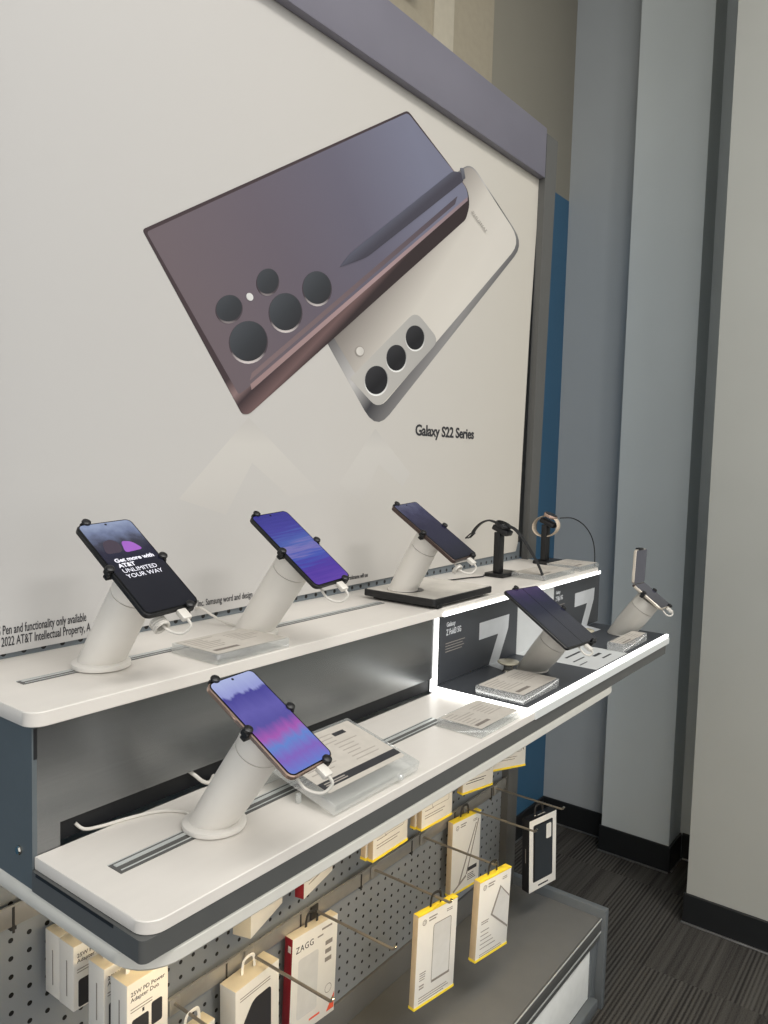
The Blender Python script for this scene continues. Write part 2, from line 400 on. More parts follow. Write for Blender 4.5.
lo = thing('display_shelf', 'lower white shelf with grey edge band in front of the brushed steel panel', 'shelf', (1.23, .7, -.505))
b = NB(); prism(b, corner_board(.4345, 2.036, .597, .7995, .022), -.4695, -.455, cham=.001); part('shelf_board', b, M['laminate'], lo, True)
b = NB(); prism(b, corner_board(.4305, 2.03, .598, .7985, .008), -.493, -.4696); part('edge_band', b, M['slate'], lo, True)
b = NB(); box(b, .4300, .4306, .645, .79, -.4735, -.4697); part('shadow_gap', b, M['darkgap'], lo, True)
b = NB(); prism(b, corner_board(.430, 1.69, .599, 1.02, .05), -.514, -.4932, cham=.004); part('underside_board', b, M['lip'], lo, True)
b = NB(); box(b, 1.692, 2.02, .62, 1.0, -.50, -.4932); part('bracket_plate', b, M['upright'], lo, True)
b = NB(); box(b, .50, 1.65, .635, .655, -.5185, -.514); part('lamp_strip', b, M['ledshelf'], lo, True, False)
track(.474, 1.11, .708, .024, -.455, lo)

# lit stage for the folding phones
st = thing('light_stage', 'charcoal backdrop stage edged with glowing white light strips on the lower shelf', 'display stage', (1.64, .7, -.455))
def spart(name, m, bm, shade=False): return part(name, bm, m, st, True, shade)
b = NB(); box(b, 1.245, 2.062, .7985, .806, -.444, -.3065); spart('backdrop', M['stagedark'], b)
b = NB(); box(b, 1.245, 2.036, .603, .7985, -.4548, -.445); spart('stage_floor', M['stagedark'], b)
b = NB(); box(b, 1.233, 1.245, .7975, .806, -.4545, -.3065); box(b, 1.232, 1.243, .6035, .7975, -.4505, -.4445); spart('glow_strip', M['led'], b)
b = NB(); box(b, 1.232, 2.036, .5965, .603, -.4505, -.4445); spart('glow_strip', M['led'], b)
b = NB(); box(b, 1.26, 2.036, .594, .5968, -.468, -.4525); spart('glow_strip', emit('soft glow on shelf edge', (206,208,206), .12), b)  # shelf edge lit by the strip above; its glow is put into the material
b = NB(); box(b, 1.575, 1.765, .7980, .7985, -.4445, -.307); box(b, 1.575, 1.765, .608, .7980, -.445, -.4445); spart('white_print', M['stagewhite'], b)
def seven_poly(x): return [(x,-.346),(x+.131,-.346),(x+.128,-.377),(x+.088,-.4445),(x+.046,-.4445),(x+.083,-.382),(x,-.382)]
XZ = Matrix(((1,0,0,0),(0,0,-1,0),(0,1,0,0),(0,0,0,1)))   # (u,v,w) -> (x, -w, z)
for x in (1.404, 1.897):
    b = NB(); prism(b, seven_poly(x), 0, .0004, at(0,.7985,0) @ XZ)
    prism(b, [(x+.046,.798),(x+.03,.755),(x+.07,.752),(x+.088,.798)][::-1], -.445, -.4446)
    spart('numeral', M['seven'], b)
so = ORG[st]
def stext(s, x, z, size, m=None, sx=.8): text('printed_text', s, size, m or M['seven'], st, at(x-so.x, .7983-so.y, z-so.z) @ FRONT, sx, bold=.0003)
stext('Galaxy', 1.274, -.333, .0125, sx=.95); stext('Z Fold3 5G', 1.274, -.350, .0165, sx=.72)
stext('Galaxy', 1.778, -.333, .0115); stext('Z Flip3 5G', 1.778, -.350, .0155, sx=.62)
b = NB()
rows(b, 1.272, 1.352, -.366, .0014, .0055, 4, at(0,.7985,0) @ XZ, .0004, 3); spart('printed_lines', M['ink'], b); b = NB()
rows(b, 1.778, 1.85, -.362, .0014, .005, 3, at(0,.7985,0) @ XZ, .0004, 5); spart('printed_lines', M['ink'], b); b = NB()
rows(b, 1.30, 1.36, .655, .0015, .006, 2, at(0,0,-.445), .0003, 8)
spart('printed_lines', M['ink'], b)
b = NB()
rows(b, 1.63, 1.72, -.33, .004, .009, 2, at(0,.798,0) @ XZ, .0004, 2); spart('printed_lines', M['inkd'], b); b = NB()
for (x0, x1, y, h) in ((1.62,1.70,.70,.006),(1.60,1.66,.672,.004),(1.585,1.625,.65,.003),(1.68,1.72,.66,.008),(1.68,1.73,.637,.005)):
    box(b, x0, x1, y-h, y, -.4445, -.4442)
spart('printed_lines', M['inkd'], b)

# ================================================================== big poster
po = thing('poster', 'huge pale backlit style poster of two phones filling the wall display', 'poster', (1.2, 1.02, -.28))
P0 = ORG[po]
def pl(x, z): return (x-P0.x, 0, z-P0.z)
b = NB()
pts = [(.446,-.2815),(1.2,-.275),(1.985,-.264),(1.996,-.24),(2.003,.025),(2.016,.36),(2.034,.66),(2.037,.78),(2.037,.80),(.446,.80)]
prism(b, pts, -.004, 0, at(0,1.02,0) @ XZ)
part('printed_sheet', b, ink('poster background print', pl(.4,.1), pl(2.0,.35), [(0,(187,186,185)),(.45,(195,192,188)),(1,(199,194,184))]), po, True, False)
dep = [0]
def pr(name, polys, m):
    dep[0] += 1; b = NB()
    for p in polys: prism(b, p, 0, .00008*dep[0], at(0,1.02,0) @ XZ)
    return part(name, b, m, po, True, False)
def oval(cx, cz, rx, rz, sh=.0, n=28): return [(cx+rx*math.cos(2*PI*i/n), cz+rz*math.sin(2*PI*i/n)+sh*math.cos(2*PI*i/n)) for i in range(n)]
def roundpoly(p, rad, n=5):
    out = []; N = len(p)
    for i in range(N):
        a, q, c = Vector(p[i-1]), Vector(p[i]), Vector(p[(i+1) % N]); r = rad[i] if isinstance(rad, (list,tuple)) else rad
        if r <= 0: out.append(tuple(q)); continue
        u, v = (a-q).normalized()*min(r, (a-q).length*.45), (c-q).normalized()*min(r, (c-q).length*.45)
        for k in range(n+1):
            t = k/n; out.append(tuple((q+u)*(1-t)**2+q*2*t*(1-t)+(q+v)*t*t))
    return out
pr('printed_reflection', [[(.95,.06),(.80,-.08),(.90,-.11),(.96,-.02),(1.06,-.085),(1.14,-.075)], [(1.315,.056),(1.20,-.06),(1.27,-.10),(1.33,-.02),(1.42,-.07),(1.45,-.04)]],
   ink('printed floor reflection', pl(1.0,.05), pl(1.0,-.10), [(0,(190,187,183)),(.25,(200,197,192)),(1,(195,192,188))]))
creamo = roundpoly([(1.30,.60),(1.60,.672),(1.668,.718),(1.962,.590),(1.318,.050),(1.13,.24)], [0,0,.04,.07,.06,.02])
pr('printed_phone_rim', [creamo], ink('printed silver rim', pl(1.18,.25), pl(1.45,.0), [(0,(84,82,84)),(.3,(190,188,187)),(.5,(60,60,64)),(.75,(140,138,138)),(1,(50,50,54))]))
creami = roundpoly([(1.30,.60),(1.60,.668),(1.668,.714),(1.945,.592),(1.322,.094),(1.15,.25)], [0,0,.04,.07,.04,.02])
pr('printed_cream_phone', [creami], ink('printed cream phone back', pl(1.34,.42), pl(1.52,.26), [(0,(120,114,110)),(.3,(168,162,156)),(.6,(204,199,191)),(1,(212,207,199))]))
pr('printed_camera_bump', [roundpoly([(1.226,.154),(1.452,.326),(1.552,.274),(1.322,.098)], [.0,.03,.03,.03])], ink('printed bump grey', pl(1.2,.1), pl(1.55,.3), [(0,(186,183,178)),(1,(168,166,163))]))
for cx, cz, rx, rz in ((1.315,.157,.042,.032),(1.384,.212,.039,.030),(1.453,.265,.039,.029)):
    pr('printed_lens', [oval(cx, cz, rx, rz, .0035)], ink('printed lens ring', pl(cx,cz+.03), pl(cx,cz-.03), [(0,(60,60,62)),(1,(236,236,234))]))
    pr('printed_lens', [oval(cx-.001, cz+.0015, rx*.93, rz*.93, .0035)], ink('printed dark lens', pl(cx-.02,cz+.03), pl(cx+.02,cz-.03), [(0,(52,52,56)),(.6,(26,26,30)),(1,(40,40,44))]))
pr('printed_flash', [oval(1.255,.212,.0155,.011,.001)], M['ink']); pr('printed_flash', [oval(1.256,.2125,.0125,.0088,.001)], ink('printed flash pale', pl(1.24,.21), pl(1.27,.21), [(0,(214,210,204)),(1,(196,192,186))]))
dark = roundpoly([(.728,.3295),(1.399,.744),(1.655,.652),(1.668,.617),(1.652,.578),(.95,.065),(.934,.065)], [.006,.012,.02,.02,.012,.012,.006])
pr('printed_phone_edge', [dark], ink('printed bronze edge', pl(.9,.12), pl(.96,.05), [(0,(64,52,56)),(.3,(136,114,114)),(.5,(58,46,50)),(.8,(108,86,86)),(1,(50,40,42))]))
face = roundpoly([(.735,.3275),(1.399,.739),(1.650,.652),(1.660,.628),(.948,.112),(.925,.098)], [.006,.012,.02,.01,.01,.004])
pr('printed_dark_phone', [face], ink('printed mauve phone back', pl(.90,.16), pl(1.46,.66), [(0,(104,93,99)),(.3,(98,90,101)),(.62,(98,95,111)),(1,(116,118,138))]))
pr('printed_highlight', [[(.952,.118),(1.655,.632),(1.657,.624),(.955,.108)]], ink('printed rim shine', pl(.95,.11), pl(1.65,.63), [(0,(150,126,126)),(.5,(164,140,142)),(1,(140,122,128))]))
pr('printed_curve', [[(.95,.124),(1.6,.60),(1.61,.622),(.955,.138)]], ink('printed curve shade', pl(.95,.13), pl(1.6,.61), [(0,(124,106,108)),(1,(78,70,80))]))
for cx, cz, rx, rz in ((.947,.190,.046,.037),(1.037,.255,.044,.036),(1.121,.314,.042,.033),(.901,.239,.030,.0235),(.990,.301,.028,.0235)):
    pr('printed_lens', [oval(cx, cz, rx, rz, .006)], ink('printed lens bezel', pl(cx,cz+.035), pl(cx+.008,cz-.036), [(0,(66,60,66)),(.72,(70,62,68)),(1,(214,206,204))]))
    pr('printed_lens', [oval(cx-.0005, cz+.002, rx*.95, rz*.94, .006)], ink('printed smoky lens', pl(cx-.03,cz+.03), pl(cx+.03,cz-.03), [(0,(70,74,80)),(.5,(52,55,60)),(1,(40,40,44))]))
pr('printed_flash', [oval(.947,.268,.008,.0065)], M['greyfilm'])
pr('printed_pen', [roundpoly([(1.185,.368),(1.214,.400),(1.585,.672),(1.622,.680),(1.634,.664),(1.268,.404)], [.006,.02,.01,.006,.006,.02])], ink('printed slate pen', pl(1.38,.56), pl(1.41,.52), [(0,(80,80,95)),(.4,(93,95,110)),(1,(66,64,76))]))
pr('printed_pen_button', [roundpoly([(1.618,.690),(1.632,.693),(1.642,.672),(1.628,.664)], .004)], ink('printed pen cap', pl(1.61,.69), pl(1.64,.66), [(0,(120,122,132)),(1,(66,66,76))]))
text('printed_text', 'SAMSUNG', .0165, M['ink'], po, Matrix.Translation((1.745-P0.x, -.0034, .569-P0.z)) @ Matrix(((-.92,.72,0,0),(0,0,-1,0),(.39,.52,0,0),(0,0,0,1))), 1.0, 1.1)
text('printed_text', 'Galaxy S22 Series', .0350, M['inkd'], po, at(1.464-P0.x, -.0005, .048-P0.z) @ FRONT, 1.10, .96, bold=.0010)
def ltext(s, x, z, size=.0148, sx=.9): text('printed_text', s, size, M['inkd'], po, at(x-P0.x, -.0005, z-P0.z) @ FRONT, sx, bold=.0001)
ltext('S Pen and functionality only available', .5045, -.2545, .0182, .485)
ltext('© 2022 AT&T Intellectual Property, A', .500, -.2705, .0182, .50)
ltext('Inc. Samsung word and design, and', .840, -.2625, .0158, .655); ltext('tradename will use', 1.235, -.262, .013, .68)

# ================================================================== phones and their stands
def basis(t, y, r):
    return (Matrix.Rotation(math.radians(y),4,'Z') @ Matrix.Rotation(math.radians(t),4,'X') @ Matrix.Rotation(math.radians(r),4,'Z'))
def slab(bm, W, L, T, r=.009, cham=.0016, T4=None): prism(bm, rrect(W, L, r), -T/2, T/2, T4, cham)
def phone(name, label, pos, rot, W, L, T, rim, scr, extra=None, r=.009, group=None, cat='phone'):
    mt = Matrix.Translation(pos) @ basis(*rot) @ Matrix.Translation((0,0,-T/4))
    o = thing(name, label, cat, None, matrix=mt, group=group)
    b = NB(); slab(b, W, L, T, r); part('body', b, rim, o)
    b = NB(); prism(b, rrect(W-.0024, L-.0024, r-.001), T/2-.0002, T/2+.0003); part('glass', b, M['glassblack'], o)
    b = NB(); prism(b, rrect(W-.0056, L-.0056, r-.0025), T/2+.0003, T/2+.0005); s = part('screen', b, scr, o, shade=False)
    b = NB(); lathe(b, (0,L/2-.0065,T/2+.0005), (0,0,1), [(.0017,0),(.0017,.0002)], 16); part('camera_hole', b, M['glassblack'], o)
    b = NB(); box(b, -W/2-.0006, -W/2+.0004, .018, .036, -.0014, .0014, .0004); part('side_button', b, rim, o)
    if extra: extra(o, W, L, T)
    return o, mt
def claw(bm, mt, W, L, T, side, u, rad=.0060):
    # an arm from the head that wraps round one edge of the phone
    if side in 'LR':
        s = -1 if side == 'L' else 1
        A = mt @ Matrix.Translation((s*W/2, u, 0)) @ Matrix.Rotation(PI if s < 0 else 0, 4, 'Z')
    else:
        s = 1 if side == 'T' else -1
        A = mt @ Matrix.Translation((u, s*L/2, 0)) @ Matrix.Rotation(s*PI/2, 4, 'Z')
    lng = (W/2 if side in 'LR' else L/2)-.018
    box(bm, -lng, .004, -.004, .004, -T/2-.0052, -T/2-.0006, .0012, T=A)
    prism(bm, rrect(2*rad, .0075, .0030, 4, 0, 0), .0008, .0048, A @ Matrix(((0,0,1,0),(1,0,0,0),(0,1,0,0),(0,0,0,1))) , .001)
    lathe(bm, A @ Vector((.0006,0,T/2+.0009)), A.to_3x3() @ Vector((0,0,1)), [(rad*.92,0),(rad,.001),(rad*.9,.003),(rad*.5,.0042)], 20)
def stand(label, basep, mt, W, L, T, claws, pm='post', att=(0,0), r=.0265, flange=.037, plug=True, coil=0, loop=1, flangeh=.008, group='angled phone stands'):
    o = thing('phone_stand', label, 'phone stand', basep, group=group)
    n = (mt.to_3x3() @ Vector((0,0,1))).normalized(); c = mt @ Vector((att[0],att[1],0))
    top = c-n*(T/2+.0065); B = Vector(basep)
    b = NB(); lathe(b, B, (0,0,1), [(flange,0),(flange+.0005,.002),(flange,flangeh*.7),(flange-.0035,flangeh),(r*.9,flangeh)], 48); part('base_flange', b, M[pm], o, True)
    st0 = B+Vector((0,0,flangeh-.001)); axis = (top-st0)
    head_len = .030
    e = top-n*head_len
    rr = []
    N = 10
    for i in range(N+1):
        t = i/N; p = st0.lerp(e, t); d = Vector((0,0,1)).lerp(n, min(1, t*1.1)).normalized()
        rr.append(circ(p, d, r*(1.10-.10*t), 40))
    b = NB(); loft(b, rr); part('post', b, M[pm], o, True)
    b = NB(); lathe(b, e-n*.0004, n, [(r*.955,-.0015),(r*.955,.0018)], 40); part('collar_seam', b, M['ink'], o, True)
    b = NB(); lathe(b, e+n*.0014, n, [(r,0),(r,head_len-.006),(r*.93,head_len-.0016),(r*.6,head_len-.0014)], 40); part('head', b, M[pm], o, True)
    b = NB(); lathe(b, top-n*.0001, n, [(.019,0),(.019,.0058)], 32); part('mount_plate', b, M['black'], o, True)
    for s, u in claws:
        b = NB(); claw(b, mt, W, L, T, s, u); part('claw', b, M['black'], o, True)
    if plug:
        px = .010
        b = NB(); box(b, px-.0065, px+.0065, -L/2-.017, -L/2-.0008, -.0038, .0030, .0014, T=mt)
        cp = part('charging_plug', b, M['cablew'], o, True)
        q = [mt @ Vector((px+(v[0]-px)*loop, -L/2-.0165+(v[1]+L/2+.0165)*loop, v[2]*loop)) for v in ((px,-L/2-.0165,0),(px+.002,-L/2-.024,-.006),(px-.006,-L/2-.022,-.018),(px-.016,-L/2-.006,-.022),(px-.016,-L/2+.014,-.018),(px-.010,-L/2+.036,-.016))]
        b = NB(); tube(b, q, .0019, 8); part('charging_cable', b, M['cablew'], o, True)
        if coil:
            pts = []
            for i in range(coil*10+1):
                a = 2*PI*i/10; pts.append(mt @ Vector((px-.020+.009*math.cos(a), -L/2-.004+.0034*i/10, -.022+.009*math.sin(a))))
            b = NB(); tube(b, pts, .0019, 7, k=3); part('coiled_cord', b, M['cablew'], o, True)
    return o
C4 = lambda W, L: [('L', -.002), ('R', .004), ('T', -W*.30), ('B', W*.28)]

# foreground phone on the lower shelf
scrF = screen('purple wallpaper', (0,.074,0), (0,-.074,0), [(.0,(176,186,226)),(.17,(150,156,212)),(.2,(70,66,150)),(.38,(98,92,172)),(.52,(86,80,160)),(.64,(164,86,176)),(.74,(96,132,206)),(.86,(128,96,188)),(1,(96,124,206))], .9, (110,16,1), .13)
W, L, T = .0726, .1512, .0076
o, mt = phone('smartphone', 'rose gold rimmed phone with purple wallpaper, nearest of all, on the lower shelf', (.611,.615,-.304), (30.5,-2.5,4.9), W, L, T, M['rose'], scrF, group='phones on the stands')
stand('white stand on the lower shelf holding the rose gold phone', (.610,.705,-.4536), mt, W, L, T, C4(W, L), 'post', (0,-.004), r=.0278, flange=.0385)
# phone with the promo text
scrA = screen('dark promo picture', (0,.08,0), (0,-.08,0), [(0,(150,164,196)),(.12,(112,124,158)),(.24,(58,60,78)),(.36,(34,34,58)),(.46,(22,24,44)),(.6,(26,28,38)),(1,(16,18,28))], .8, (60,60,1), .22)
def promo(o, W, L, T):
    b = NB(); z = T/2+.0006
    prism(b, roundpoly([(-.004,.022),(.002,.044),(.016,.040),(.024,.024)],.006), z-.0001, z+.0001); part('picture', b, emit('purple shirt pixels', (122,72,150), .6), o, shade=False)
    b = NB(); prism(b, roundpoly([(-.030,.024),(-.024,.046),(-.010,.050),(-.002,.040),(-.006,.024)],.007), z-.0001, z+.00015); part('picture', b, emit('dark hair pixels', (44,36,48), .8), o, shade=False)
    text('screen_text', 'Get more with\nAT&T', .0094, M['textw'], o, at(-.0265,.0075,z), 1.0, 1.0, 1.0, .0001, bold=.0003)
    text('screen_text', 'UNLIMITED\nYOUR WAY', .0098, M['textw'], o, at(-.0265,-.0118,z), 1.0, 1.0, 1.0, .0001)
W, L, T = .0805, .1685, .0085
o, mt = phone('smartphone', 'black phone showing white promo lettering on its screen, leftmost on the upper shelf', (.584,.826,-.146), (34.9,-5.2,6.7), W, L, T, M['black'], scrA, promo, .009, 'phones on the stands')
stand('white stand holding the phone with promo lettering, leftmost on the upper shelf', (.582,.900,-.2876), mt, W, L, T, C4(W, L), 'post', (.004,-.008), r=.028, flange=.0375, coil=4)
scrB = screen('blue striped wallpaper', (0,.078,0), (.01,-.078,0), [(0,(58,56,150)),(.25,(74,70,168)),(.42,(84,108,190)),(.52,(136,128,196)),(.64,(70,92,190)),(.8,(84,56,170)),(1,(104,70,180))], .75, (14,260,1), .42, .12, .5)
W, L, T = .0786, .1630, .0078
o, mt = phone('smartphone', 'phone with blue and violet striped wallpaper, middle stand of the upper shelf', (.855,.802,-.143), (35,-7.3,8.5), W, L, T, M['black'], scrB, None, .009, 'phones on the stands')
stand('white stand behind the clear sign block, holding the blue screened phone', (.846,.888,-.2876), mt, W, L, T, C4(W, L), 'post', (0,-.004), r=.029)
scrC = screen('dim indigo picture', (0,.08,0), (0,-.08,0), [(0,(98,100,128)),(.2,(60,58,88)),(.4,(38,34,64)),(.7,(34,32,58)),(1,(26,26,40))], .7, (50,40,1), .35)
W, L, T = .081, .170, .0089
o, mt = phone('smartphone', 'dark screened phone with bronze rim above the black plate on the upper shelf', (1.245,.816,-.1425), (33.6,-5.7,7.1), W, L, T, M['bronze'], scrC, None, .006, 'phones on the stands')
stand('white stand rising from the black plate on the upper shelf', (1.255,.893,-.2684), mt, W, L, T, C4(W, L), flange=.030, flangeh=.003, coil=2)
# folding phones
scrD = screen('dim navy tablet picture', (0,.08,0), (0,-.08,0), [(0,(84,66,112)),(.12,(62,54,92)),(.3,(50,52,74)),(.6,(46,50,66)),(1,(34,38,50))], .6, (40,30,1), .35)
W, L, T = .137, .1695, .0066
def crease(o, W, L, T):
    b = NB(); box(b, -.0006, .0006, -L/2+.004, L/2-.004, T/2+.0005, T/2+.0007); part('fold_line', b, M['glassblack'], o)
o, mt = phone('folding_phone', 'wide unfolded black folding phone with dim screen above the lit stage', (1.418,.645,-.3095), (32.4,1.2,-3.9), W, L, T, M['black'], scrD, crease, .007, 'phones on the stands', 'folding phone')
stand('stand holding the wide unfolded phone on the lit stage', (1.484,.712,-.4446), mt, W, L, T, [('T',-.02),('B',.042),('R',.01)], 'postg', (0,-.034), r=.029, flange=.033, loop=.55, flangeh=.004)
Wf, Lf, T = .075, .086, .0075
lower = Matrix.Translation((1.945,.6155,-.335)) @ basis(35.1,1.3,-3)
o = thing('folding_phone', 'half folded cream flip phone standing like an open clamshell at the right end', 'folding phone', None, matrix=lower, group='phones on the stands')
scrE = screen('grey flip screen', (0,.04,0), (0,-.04,0), [(0,(92,92,104)),(1,(64,64,74))], .45, (30,30,1), .3)
b = NB(); slab(b, Wf, Lf, T, .007); part('lower_half', b, M['cream'], o)
b = NB(); prism(b, rrect(Wf-.003, Lf-.002, .006), T/2-.0002, T/2+.0004); part('screen', b, scrE, o, shade=False)
hinge = Matrix.Translation((0, Lf/2+.001, T/2)) @ Matrix.Rotation(math.radians(56),4,'X') @ Matrix.Translation((0, Lf/2+.001, -T/2))
b = NB(); slab(b, Wf, Lf, T, .007, T4=hinge); part('upper_half', b, M['cream'], o)
b = NB(); prism(b, rrect(Wf-.003, Lf-.002, .006), T/2-.0002, T/2+.0004, hinge); part('screen', b, scrE, o, shade=False)
b = NB(); tube(b, [(-Wf/2+.002, Lf/2+.0005, 0), (Wf/2-.002, Lf/2+.0005, 0)], .0034, 14, smooth=False); part('hinge', b, M['bronze'], o)
b = NB(); box(b, -.022, .004, Lf/2-.002, Lf/2+.004, -T/2-.002, T/2+.003, .0015, T=hinge); part('top_clip', b, M['black'], o)
stand('stand holding the half folded phone, at the right end of the lit stage', (1.958,.694,-.4446), lower, Wf, Lf, T, [('L',.012),('R',.012),('B',.022)], 'postg', r=.031, flange=.034, loop=.55, flangeh=.004)

# round discs beside the folding phone stands
for (x, y, lab) in ((1.437,.745,'small oval metal disc on the stage behind the unfolded phone sign block'), (1.842,.745,'small oval metal disc on the stage beside the flip phone stand')):
    o = thing('metal_disc', lab, 'disc', (x, y, -.445), group='metal discs on the stage')
    b = NB(); lathe(b, (0,0,0), (0,0,1), [(.013,0),(.010,.004),(.010,.012),(.016,.016)], 28); part('foot', b, M['chrome'], o)
    b = NB(); lathe(b, (0,0,.016), (0,0,1), [(.019,0),(.023,.003),(.0225,.005),(.018,.0065),(.004,.0062)], 32); part('dish', b, M['brass'], o)

# ================================================================== clear sign blocks
def block(label, x0, x1, y0, y1, z, h, seed, dark=False, group='clear sign blocks'):
    o = thing('sign_block', label, 'sign block', ((x0+x1)/2, (y0+y1)/2, z), group=group)
    w, d = x1-x0, y1-y0
    b = NB(); box(b, -w/2, w/2, -d/2, d/2, .0004, h, .0012); part('acrylic_block', b, M['acrylic'], o)
    b = NB(); prism(b, rrect(w-.007, d-.007, .002, 3), h+.0002, h+.0007); part('paper_card', b, M['paper'], o)
    b = NB(); R = random.Random(seed); Tm = at(0,0,h+.0007)
    rows(b, -w*.42, -w*.02, d*.38, .0025, .008, 7, Tm, .0002, seed, .6); rows(b, w*.06, w*.42, d*.30, .0022, .0075, 6, Tm, .0002, seed+1, .5)
    part('printed_lines', b, M['softink'], o)
    b = NB(); box(b, -w*.42, -w*.1, -d*.34, -d*.26, h+.0007, h+.0009); part('printed_bar', b, M['softbar'], o)
    return o
block('clear sign block on the upper shelf in front of the blue screened phone', .686, .824, .790, .888, -.289, .0145, 1)
block('clear sign block on the lower shelf against the lit edge of the stage', 1.08, 1.214, .6025, .690, -.455, .0145, 2)
block('clear sign block on the stage beneath the unfolded phone', 1.252, 1.404, .6155, .716, -.445, .0175, 3)
block('clear sign block on the stage in front of the flip phone stand', 1.758, 1.922, .6145, .655, -.445, .020, 4)
block('clear sign block under the black watch strap on the upper shelf', 1.690, 1.868, .790, .878, -.289, .0125, 5)
block('clear sign block at the right end of the upper shelf', 1.905, 2.03, .790, .886, -.289, .0125, 6)

# tilted price holder by the foreground phone
ea = thing('price_holder', 'large tilted clear price holder with black band on the lower shelf', 'price holder', (.81, .606, -.455))
tl = Matrix.Rotation(math.radians(13.5), 4, 'X')
b = NB(); box(b, -.093, .093, 0, .142, .0022, .0185, .003, T=tl); part('acrylic_plate', b, M['acrylic'], ea)
b = NB(); box(b, -.093, -.087, .06, .066, .0, .013, .001); box(b, .087, .093, .06, .066, 0, .013, .001); box(b, -.093, .093, .1335, .1375, .0004, .031, .001); part('acrylic_foot', b, M['acrylic'], ea)
b = NB(); prism(b, rrect(.166, .112, .003, 3, 0, .078), .0187, .0193, tl); part('paper_card', b, M['paper'], ea)
b = NB(); box(b, -.083, .083, .030, .043, .0193, .0196, T=tl); part('printed_band', b, M['inkd'], ea)
b = NB()
for x0, x1, y, n, sd in ((-.075,-.01,.120,8,11),(.0,.04,.122,3,12),(.012,.07,.098,6,13)): rows(b, x0, x1, y, .0018, .0085, n, tl @ at(0,0,.0193), .0002, sd, .6)
part('printed_lines', b, M['softink'], ea); b = NB()
rows(b, -.075, -.03, .039, .0018, .004, 2, tl @ at(0,0,.0196), .0002, 4)
part('printed_lines', b, M['softink'], ea)
b = NB(); box(b, .03, .055, .112, .120, .0193, .0196, T=tl); part('printed_mark', b, M['inkd'], ea)
b = NB(); lathe(b, tl @ Vector((.045,-.0002,.010)), (0,-1,0), [(.0045,0),(.0045,.003),(.003,.0045),(.001,.0045)], 20); part('peg', b, M['acrylic'], ea)

# black plate
pt = thing('display_plate', 'black rimmed plate with grey top lying on the upper shelf', 'display plate', (1.322, .873, -.289))
b = NB(); prism(b, rrect(.222, .172, .006), .006, .0195, None, .0012); part('rim', b, M['black'], pt)
b = NB(); prism(b, rrect(.196, .145, .005), .0006, .006); part('base', b, M['black'], pt)
b = NB(); prism(b, rrect(.214, .164, .005), .0195, .0202); part('printed_top', b, mat('smoky printed top', (206,201,192), .22, var=.2, scale=14), pt)
b = NB(); lathe(b, (-.060,.018,.0202), (0,0,1), [(.037,0),(.037,.0004)], 36); part('cable_hole', b, M['black'], pt)
b = NB(); box(b, -.102, -.086, -.088, -.08, .001, .009, .001); part('latch', b, M['black'], pt)

# ================================================================== watches
def watch_stand(label, x, y):
    o = thing('watch_stand', label, 'watch stand', (x, y, -.289), group='black watch stands')
    b = NB(); box(b, -.022, .062, -.026, .026, .0004, .010, .002); part('base_plate', b, M['black'], o)
    b = NB(); box(b, -.013, .013, -.008, .008, .010, .110, .002); part('post', b, M['black'], o)
    b = NB(); box(b, -.016, .016, -.026, .018, -.006, .007, .003, T=at(0,-.004,.116) @ Matrix.Rotation(math.radians(22),4,'X')); part('head', b, M['black'], o)
    b = NB(); tube(b, [(.014,.0,.100),(.020,.004,.088),(.016,.006,.070),(.014,.0,.060)], .0013, 6); part('tether_wire', b, M['wire'], o)
    b = NB(); box(b, .013, .020, -.004, .004, .034, .044, .001); part('lock', b, M['chrome'], o)
    return o
watch_stand('black watch stand carrying the open black strap, right of the black plate', 1.672, .905)
watch_stand('black watch stand carrying the watch with rose band, at the shelf end', 1.975, .925)
wm = Matrix.Rotation(math.radians(22),4,'X')
w1 = thing('smartwatch', 'black smartwatch with open hanging strap on a black stand', 'watch', (1.672, .901, -.165))
b = NB(); lathe(b, wm @ Vector((0,-.004,.0)), wm.to_3x3() @ Vector((0,0,1)), [(.019,0),(.0205,.003),(.0205,.007),(.019,.0095),(.001,.0098)], 36); part('case', b, M['black'], w1)
b = NB(); lathe(b, wm @ Vector((0,-.004,.0099)), wm.to_3x3() @ Vector((0,0,1)), [(.0175,0),(.017,.0006),(.001,.0007)], 36); part('dial', b, M['glassblack'], w1)
b = NB(); tube(b, [(0,-.022,.002),(.004,-.040,-.008),(.010,-.066,-.040),(.020,-.090,-.082),(.030,-.106,-.1225)], [.0105]*6+[.0095]*6+[.008]*6+[.007], 10, flat=.22, up=(0,-.5,1)); part('strap', b, M['rubber'], w1)
b = NB(); tube(b, [(0,.014,.008),(0,.034,.012),(0,.055,.004),(0,.072,-.012),(0,.080,-.026)], .0095, 10, flat=.24, up=(0,0,1)); part('strap', b, M['rubber'], w1)
b = NB(); tube(b, [(-.011,.079,-.024),(.011,.079,-.024),(.012,.092,-.036),(-.012,.092,-.036)], .0018, 7, closed=True, smooth=False); tube(b, [(0,.080,-.026),(.004,.094,-.038)], .0014, 6, smooth=False); part('buckle', b, M['black'], w1)
w2 = thing('smartwatch', 'smartwatch with closed rose beige band looped over a black stand', 'watch', (1.975, .921, -.165))
b = NB()
ring = [(0, .004+.037*math.cos(a), -.019+.0285*math.sin(a)+.004*math.cos(a)*-1) for a in [2*PI*i/28 for i in range(28)]]
tube(b, ring, .0115, 8, closed=True, smooth=False, flat=.2, up=(0,1,0)); part('band', b, mat('rose beige strap', (200,184,164), .5), w2)
b = NB(); lathe(b, wm @ Vector((0,-.004,.009)), wm.to_3x3() @ Vector((0,0,1)), [(.018,0),(.0195,.002),(.0195,.006),(.018,.0085),(.001,.009)], 36); part('case', b, M['rose'], w2)
